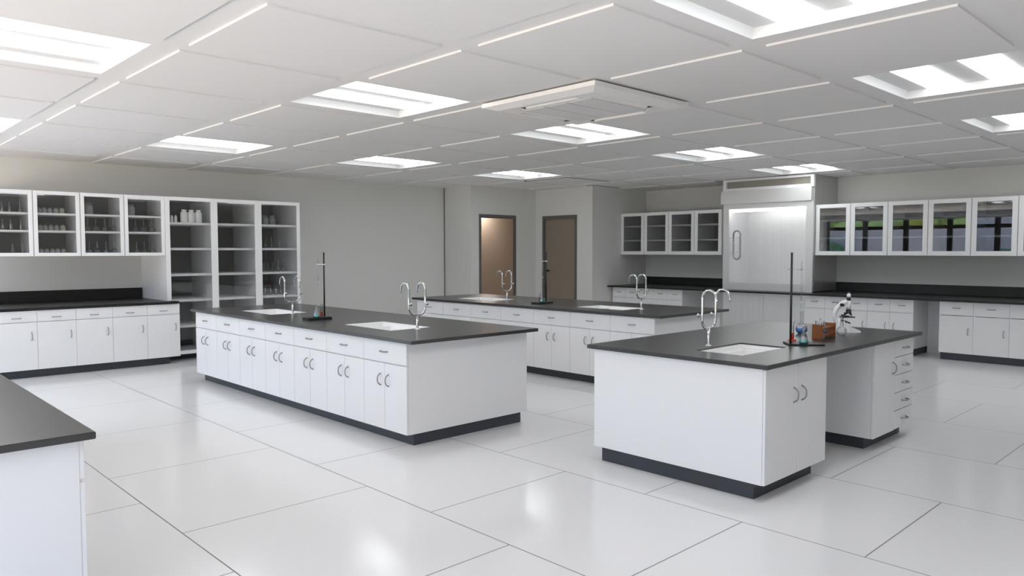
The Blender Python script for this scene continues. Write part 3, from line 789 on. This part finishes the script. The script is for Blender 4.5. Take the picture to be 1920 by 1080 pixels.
# small bottles
def bottle(R, H, m, nr=None, seg=20):
    t = thing('bottle', '', 'bottle')
    p = bottle_profile(R, H, nr)
    MB().lathe(p[:7]+[(0, p[6][1])], seg).build('body', m, t)
    MB().lathe([(0, p[6][1]+0.0003), (p[7][0], p[6][1]+0.0003), (p[8][0], H), (0, H)], seg).build('cap', m, t)
    return t
pg = py = None
for r, xs_ in enumerate([(2.365, 2.429, 2.496, 2.563, 2.633), (2.374, 2.433, 2.501, 2.569, 2.639), (2.38, 2.442, 2.511, 2.577, 2.645)]):
    for k, x in enumerate(xs_):
        lab = '%s small bottle from left, %s shelf of the bottle-filled wall cabinet' % (ORD[k], rown[r])
        if k == 4 and r < 2:
            py, o = first_or_dup(py, lambda: bottle(0.031, 0.083, M['jary']), (x, 11.7, SZ[r]), lab.replace('fifth small', 'rightmost cream'), 'small bottles in the wall cabinet')
        else:
            pg, o = first_or_dup(pg, lambda: bottle(0.031, 0.083, M['jarg']), (x, 11.72, SZ[r]), lab, 'small bottles in the wall cabinet')
# big jars in the two round-flask cabinets
bj = None
for x, w_ in ((2.973, 'third wall cabinet'), (3.524, 'wall cabinet beside the tall shelving')):
    bj, o = first_or_dup(bj, lambda: bottle(0.058, 0.168, M['jarg'], 0.04), (x, 11.75, SZ[0]), 'big pale jar alone on the top shelf of the ' + w_, 'big pale jars in the wall cabinets')
rf = None
for xs3, w_ in ((([2.945, 3.049, 3.165, 3.275], [2.96, 3.062, 3.174, 3.282]), 'third wall cabinet'), (([3.574, 3.681, 3.793], [3.581, 3.688, 3.799]), 'wall cabinet beside the tall shelving')):
    for r in (0, 1):
        for k, x in enumerate(xs3[r]):
            n = len(xs3[r])
            lab = '%s round flask from left, %s shelf of the %s' % (ORD[k], rown[r+1], w_)
            rf, o = first_or_dup(rf, lambda: vessel('round_flask', '', 'flask', (0, 0, 0), round_profile(0.047, 0.185, 0.011)), (x, 11.7, SZ[r+1]), lab, 'round flasks in the wall cabinets')
# tall shelving contents
tz = [z+0.0175 for z in SHZ]
J1 = None
for k, x in enumerate((4.177, 4.282, 4.388)):
    J1, o = first_or_dup(J1, lambda: bottle(0.052, 0.192, M['jar'], 0.034), (x, 11.455, tz[0]), '%s big white jar on the top shelf of the left shelving bay' % ['left', 'middle', 'right'][k], 'big white jars on the shelving')
J2 = None
for k, x in enumerate((4.006, 4.061)):
    J2, o = first_or_dup(J2, lambda: bottle(0.0205, 0.105, M['jar'], 0.012), (x, 11.47, tz[0]), '%s small white bottle beside the big white jars on the shelving' % ['left', 'right'][k], 'small white bottles on the shelving')
for k, x in enumerate((5.656, 5.777)):
    o = dup(bj, (x, 11.9, tz[0]), label='%s pale jar on the top shelf of the right shelving bay' % ['left', 'right'][k], group='pale jars on the shelving')
for z, its in ((1, [(5.574, 'r', 'left round flask'), (5.678, 'r', 'right round flask'), (5.819, 'c', 'left conical flask'), (5.906, 'c', 'right conical flask')]),
               (2, [(5.546, 'c', 'left conical flask'), (5.615, 'c', 'middle conical flask'), (5.692, 'c', 'right conical flask'), (5.79, 'r', 'left round flask'), (5.885, 'r', 'right round flask')]),
               (3, [(5.47, 'c', 'first conical flask from left'), (5.55, 'c', 'second conical flask from left'), (5.645, 'c', 'middle conical flask'), (5.74, 'c', 'fourth conical flask from left'), (5.83, 'c', 'rightmost conical flask')])):
    for x, kd, nm in its:
        src = rf if kd == 'r' else pr_
        dup(src, (x, 11.72, tz[z]), label='%s on the %s shelf of the right shelving bay' % (nm, ['', 'second', 'third', 'fourth'][z]), group='glassware on the right shelving bay')

# ------------------------------------------------------------------ burette stands
def stand(label, loc, rz, plate, rod, arm, drop, th, clampm='white'):
    t = thing('retort_stand', label, 'retort stand', loc, rz)
    x0, x1, y0, y1 = plate
    MB().box(x0, x1, y0, y1, 0, th, 0.002).build('base_plate', M['black'], t)
    MB().tube([(rod[0], rod[1], th-0.001), (rod[0], rod[1], 0.712)], 0.0085, 10).build('rod', M['black'], t)
    ax, ay = arm
    d = Vector((ax-rod[0], ay-rod[1], 0)); dn = d.normalized()
    m = MB(); zc = 0.582
    m.tube([(rod[0]-dn.x*0.028, rod[1]-dn.y*0.028, zc), (ax-dn.x*0.006, ay-dn.y*0.006, zc)], 0.0028, 8)
    m.lathe([(0.0088, -0.006), (0.0125, -0.006), (0.0125, 0.006), (0.0088, 0.006)], 12, (rod[0], rod[1], zc), 'z', True)
    m.lathe([(0.0066, -0.006), (0.0105, -0.006), (0.0105, 0.006), (0.0066, 0.006)], 12, (ax, ay, zc), 'z', True)
    m.build('clamp', M[clampm], t)
    b = thing('burette', drop[1], 'burette', loc, rz)
    MB().lathe([(0.0058, drop[0]+0.065), (0.0058, 0.645), (0.0046, 0.645), (0.0046, drop[0]+0.065)], 12, (ax, ay, 0), 'z', True).build('tube', M['glass'], b)
    MB().lathe([(0.0058, drop[0]+0.065), (0.003, drop[0]+0.04), (0.0022, drop[0]), (0.0012, drop[0]), (0.002, drop[0]+0.04), (0.0046, drop[0]+0.065)], 10, (ax, ay, 0), 'z', True).build('tip', M['glass'], b)
    m = MB(); m.tube([(ax-0.013, ay, drop[0]+0.05), (ax+0.014, ay, drop[0]+0.05)], 0.003, 8); m.box(ax+0.013, ax+0.016, ay-0.008, ay+0.008, drop[0]+0.0475, drop[0]+0.0525)
    m.build('stopcock', M['acw'], b)
    return t
stand('black retort stand on the front island worktop', (3.83, 7.075, CT), 0, (0, 0.268, 0, 0.15), (0.243, 0.115), (0.20, 0.165), (0.345, 'thin glass burette clamped to the stand on the front island'), 0.026)
stand('black retort stand on the rear island worktop', (7.235, 7.05, CT), 0, (0, 0.285, 0, 0.15), (0.243, 0.10), (0.21, 0.135), (0.31, 'thin glass burette clamped to the stand on the rear island'), 0.026)
rzs = -math.radians(48.7)
stand('black retort stand on the right island beside the sink', (5.458, 2.650, CT), rzs, (0, 0.27, 0, 0.17), (0.02, 0.03), (0.10, 0.045), (0.28, 'thin glass burette clamped to the stand on the right island'), 0.012, 'glass')
teal_l = 'small conical flask of teal liquid on the %s'
ef = vessel('conical_flask', teal_l % 'right island stand base', 'flask', (5.578, 2.590, CT+0.0125), erl_profile(1, 0.036, 0.137, 0.0125), 'teal flasks under the burettes', M['teal'], 0.026)
dup(ef, (3.937, 7.113, CT+0.0265), label=teal_l % 'front island stand base')
dup(ef, (7.345, 7.105, CT+0.0265), label=teal_l % 'rear island stand base')
def cylinder_vessel(label, loc):
    t = thing('measuring_cylinder', label, 'measuring cylinder', loc, 0, 'red measuring cylinders')
    hexa = [(0.032*math.cos(PI/3*k), 0.032*math.sin(PI/3*k)) for k in range(6)]
    MB().prism(hexa, 0, 0.012).build('foot', M['red'], t)
    MB().lathe(shell([(0, 0.0125), (0.0145, 0.0125), (0.0145, 0.15), (0.018, 0.154)], 0.0012), 16).build('glass_body', M['glass'], t)
    MB().lathe([(0, 0.014), (0.0128, 0.014), (0.0128, 0.066), (0, 0.066)], 16).build('liquid', M['red'], t)
    return t
cv = cylinder_vessel('glass measuring cylinder with red foot on the front island', (4.085, 7.275, CT+0.0005))
dup(cv, (7.445, 7.24, CT+0.0005), label='glass measuring cylinder with red foot on the rear island')
dup(cv, (5.772, 2.775, CT+0.0005), label='glass measuring cylinder with red foot on the right island, behind the stand')

# ------------------------------------------------------------------ right island apparatus
vessel('round_flask', 'round flask half full of blue liquid on the right island', 'flask', (6.33, 2.96, CT), round_profile(0.0495, 0.195, 0.0135), None, M['blue'], 0.052)
vessel('round_flask', 'empty clear round flask in front of the microscope', 'flask', (6.448, 2.662, CT), round_profile(0.041, 0.17, 0.0125))
vessel('beaker', 'clear glass beaker behind the wooden test tube rack', 'beaker', (6.43, 2.842, CT), [(0, 0), (0.036, 0), (0.039, 0.004), (0.039, 0.108), (0.043, 0.113)])
rk = thing('test_tube_rack', 'orange-brown wooden test tube rack between flask and microscope', 'test tube rack', (6.035, 2.645, CT))
for x in (0.0, 0.245):
    MB().box(x, x+0.012, 0, 0.088, 0, 0.118, 0.0015).build('end_panel', M['wood'], rk)
for z in (0.024, 0.082):
    m = MB(); zt_ = z+0.009
    if z < 0.05: m.box(0.012, 0.245, 0.012, 0.076, z, zt_)
    else:
        m.box(0.012, 0.245, 0.012, 0.032, z, zt_); m.box(0.012, 0.245, 0.056, 0.076, z, zt_)
        for k in range(5):
            x = 0.012+0.233*k/5; m.box(x, x+0.018, 0.032, 0.056, z, zt_)
        m.box(0.23, 0.245, 0.032, 0.056, z, zt_)
    m.build('shelf', M['wood'], rk)
for k, x in enumerate((0.054, 0.1, 0.147)):
    t = thing('test_tube', ['first', 'second', 'third'][k] + ' glass test tube from the left end of the wooden rack', 'test tube', (6.035+x, 2.645+0.044, CT+0.0335), 0, 'test tubes in the wooden rack')
    MB().lathe(shell([(0, 0), (0.004, 0.0008), (0.0075, 0.004), (0.0095, 0.009), (0.0095, 0.095), (0.011, 0.098)], 0.001), 14).build('glass_body', M['glass'], t)
    MB().lathe([(0, 0.0015), (0.006, 0.005), (0.008, 0.01), (0.008, 0.03), (0, 0.03)], 14).build('liquid', [M['blue'], M['tealbase'], M['blue']][k], t)

mi = thing('microscope', 'white compound microscope with black fittings on the right island', 'microscope', (6.735, 2.735, CT), -math.radians(46))
# horseshoe base: two prongs forward, heel at the back
m = MB()
base = [(-0.115, -0.045), (-0.06, -0.06), (0.0, -0.062), (0.105, -0.045), (0.112, -0.032), (0.02, -0.024), (-0.01, 0.0), (0.02, 0.024), (0.105, 0.045) , (0.10, 0.052), (0.0, 0.062), (-0.06, 0.06), (-0.115, 0.045), (-0.125, 0.0)]
a = [m.bm.verts.new((x, y, 0)) for x, y in base]
b = [m.bm.verts.new((x*0.97, y*0.95, 0.016 if x > 0.09 else 0.062 if x < -0.03 else 0.05)) for x, y in base]
n = len(base)
m.bm.faces.new(a[::-1]); m.bm.faces.new(b)
for k in range(n): m.bm.faces.new((a[k], a[(k+1) % n], b[(k+1) % n], b[k]))
bmesh.ops.recalc_face_normals(m.bm, faces=m.bm.faces[:])
m.build('base', M['white'], mi)
m = MB(); m.tube([(-0.06, 0, 0.05), (-0.06, 0, 0.12)], [0.036, 0.022], 14); m.build('pillar', M['white'], mi)
m = MB()
arcp = [(-0.062, 0, 0.075), (-0.098, 0, 0.10), (-0.112, 0, 0.14), (-0.108, 0, 0.18), (-0.09, 0, 0.215), (-0.062, 0, 0.243), (-0.03, 0, 0.262), (-0.004, 0, 0.272)]
m.tube(arcp, [0.018, 0.018, 0.018, 0.018, 0.019, 0.021, 0.024, 0.024], 14); m.box(-0.046, 0.0, -0.018, 0.018, 0.226, 0.276, 0.004); m.build('arm', M['white'], mi)
m = MB(); m.lathe([(0, 0.198), (0.017, 0.198), (0.017, 0.282), (0, 0.282)], 20, (0.012, 0, 0)); tb = m.build('tube', M['white'], mi)
m = MB(); m.lathe([(0.0171, 0.198), (0.0178, 0.199), (0.0178, 0.205), (0.0171, 0.206)], 20, (0.012, 0, 0), 'z', True); m.box(0.028, 0.0305, -0.003, 0.003, 0.2, 0.28); m.build('scale_strip', M['black'], tb)
m = MB(); m.lathe([(0, 0.2825), (0.0175, 0.2825), (0.0175, 0.312), (0, 0.312)], 20, (0.012, 0, 0)); m.build('collar', M['black'], mi)
m = MB(); m.lathe([(0, 0.3125), (0.017, 0.3125), (0.017, 0.334), (0.012, 0.344), (0, 0.344)], 20, (0.012, 0, 0)); m.build('eyepiece', M['white'], mi)
m = MB(); m.lathe([(0, 0.3445), (0.011, 0.3445), (0.011, 0.358), (0, 0.358)], 20, (0.012, 0, 0)); m.build('eyepiece_cap', mat('dark_grey_plastic', (0.09, 0.09, 0.09), 0.5), mi)
m = MB(); m.lathe([(0, 0.182), (0.024, 0.184), (0.024, 0.194), (0.016, 0.1975), (0, 0.1975)], 20, (0.014, 0, 0)); nz = m.build('nosepiece', M['black'], mi)
for k, (dx, dy) in enumerate(((0.016, 0.012), (-0.016, 0.008), (0.01, -0.018))):
    MB().tube([(0.014+dx*0.6, dy*0.6, 0.186), (0.014+dx*1.5, dy*1.5, 0.152)], [0.0085, 0.0055], 10).build('objective', M['black'], nz)
m = MB(); m.box(-0.052, 0.055, -0.045, 0.045, 0.132, 0.140, 0.001); st = m.build('stage', M['black'], mi)
m = MB(); m.box(-0.04, 0.01, -0.02, -0.014, 0.1405, 0.15); m.box(-0.04, -0.025, 0.012, 0.03, 0.1405, 0.156); m.build('stage_clip', M['black'], st)
m = MB()
for z, x, r in ((0.245, -0.058, 0.014), (0.105, -0.052, 0.0095)): m.tube([(x, -0.045, z), (x, 0.045, z)], r, 14)
for z in (0.256, 0.240): m.tube([(-0.030, -0.021, z), (-0.030, 0.021, z)], 0.0042, 10)
m.build('focus_knob', M['black'], mi)
m = MB(); m.box(-0.02, 0.012, -0.018, 0.018, 0.166, 0.176); m.tube([(-0.036, 0, 0.12), (-0.02, 0, 0.17)], 0.006, 8); m.build('stage_bracket', M['black'], mi)
m = MB(); m.tube([(-0.018, 0, 0.10), (0.03, 0, 0.077)], 0.0055, 8); m.lathe([(0, -0.003), (0.018, -0.003), (0.018, 0.003), (0, 0.003)], 16, (0.008, 0, 0.087)); m.build('mirror', M['black'], mi)

# ------------------------------------------------------------------ light
w = bpy.data.worlds.new('World'); SC.world = w; w.use_nodes = True
nt = w.node_tree; bg = nt.nodes['Background']
tc = nt.nodes.new('ShaderNodeTexCoord'); sp = nt.nodes.new('ShaderNodeSeparateXYZ'); nt.links.new(tc.outputs['Generated'], sp.inputs[0])
cr = nt.nodes.new('ShaderNodeValToRGB'); mr = nt.nodes.new('ShaderNodeMapRange'); mr.inputs['From Min'].default_value = -1; mr.inputs['From Max'].default_value = 1
nt.links.new(sp.outputs['Z'], mr.inputs['Value']); nt.links.new(mr.outputs[0], cr.inputs[0])
e = cr.color_ramp.elements; e[0].position = 0.0; e[0].color = (1.15, 0.96, 0.80, 1); e[1].position = 1.0; e[1].color = (0.40, 0.66, 1.1, 1)
x = cr.color_ramp.elements.new(0.495); x.color = (1.15, 0.98, 0.83, 1); x = cr.color_ramp.elements.new(0.52); x.color = (0.60, 0.82, 1.12, 1)
nt.links.new(cr.outputs[0], bg.inputs['Color']); bg.inputs['Strength'].default_value = 9.2
for y0, y1 in ((WEND, WEND+(12.37-WEND)/2), (WEND+(12.37-WEND)/2, 12.37)):
    l = bpy.data.lights.new('window_portal', 'AREA'); l.shape = 'RECTANGLE'; l.size = 2.7; l.size_y = y1-y0; l.cycles.is_portal = True
    o = bpy.data.objects.new('window_portal', l); COL.objects.link(o); o.location = (XW-0.12, (y0+y1)/2, 1.45); o.rotation_euler = (0, -PI/2, 0)
sun = bpy.data.lights.new('sun', 'SUN'); sun.energy = 3.0; sun.angle = 0.02; sun.color = (1.0, 0.93, 0.82)
o = bpy.data.objects.new('sun', sun); COL.objects.link(o)
o.rotation_euler = Vector((-0.62, 0.25, -0.74)).to_track_quat('-Z', 'Y').to_euler()    # shines from behind the building on to the garden

# ------------------------------------------------------------------ camera
F, PITCH, YAW, ROLL, H = 1399.911, 0.0496947, 0.80860265, -0.00090555, 1.64606
cam = bpy.data.cameras.new('camera'); cam.sensor_width = 36; cam.lens = F/1920*36; cam.clip_start = 0.05; cam.clip_end = 300
co = bpy.data.objects.new('camera', cam); COL.objects.link(co)
fw = Vector((math.cos(YAW)*math.cos(PITCH), math.sin(YAW)*math.cos(PITCH), -math.sin(PITCH)))
rt = Vector((math.sin(YAW), -math.cos(YAW), 0)); upv = rt.cross(fw)
r2 = rt*math.cos(ROLL) + upv*math.sin(ROLL); u2 = upv*math.cos(ROLL) - rt*math.sin(ROLL)
mt = Matrix((r2, u2, -fw)).transposed().to_4x4(); mt.translation = Vector((0, 0, H))
co.matrix_world = mt
SC.camera = co
SC.view_settings.view_transform = 'Standard'; SC.view_settings.look = 'None'; SC.view_settings.gamma = 1.0
SC.view_settings.use_curve_mapping = False
SC.view_settings.exposure = 0.10
SC.cycles.transparent_max_bounces = 24
SC.cycles.max_bounces = 10; SC.cycles.diffuse_bounces = 6
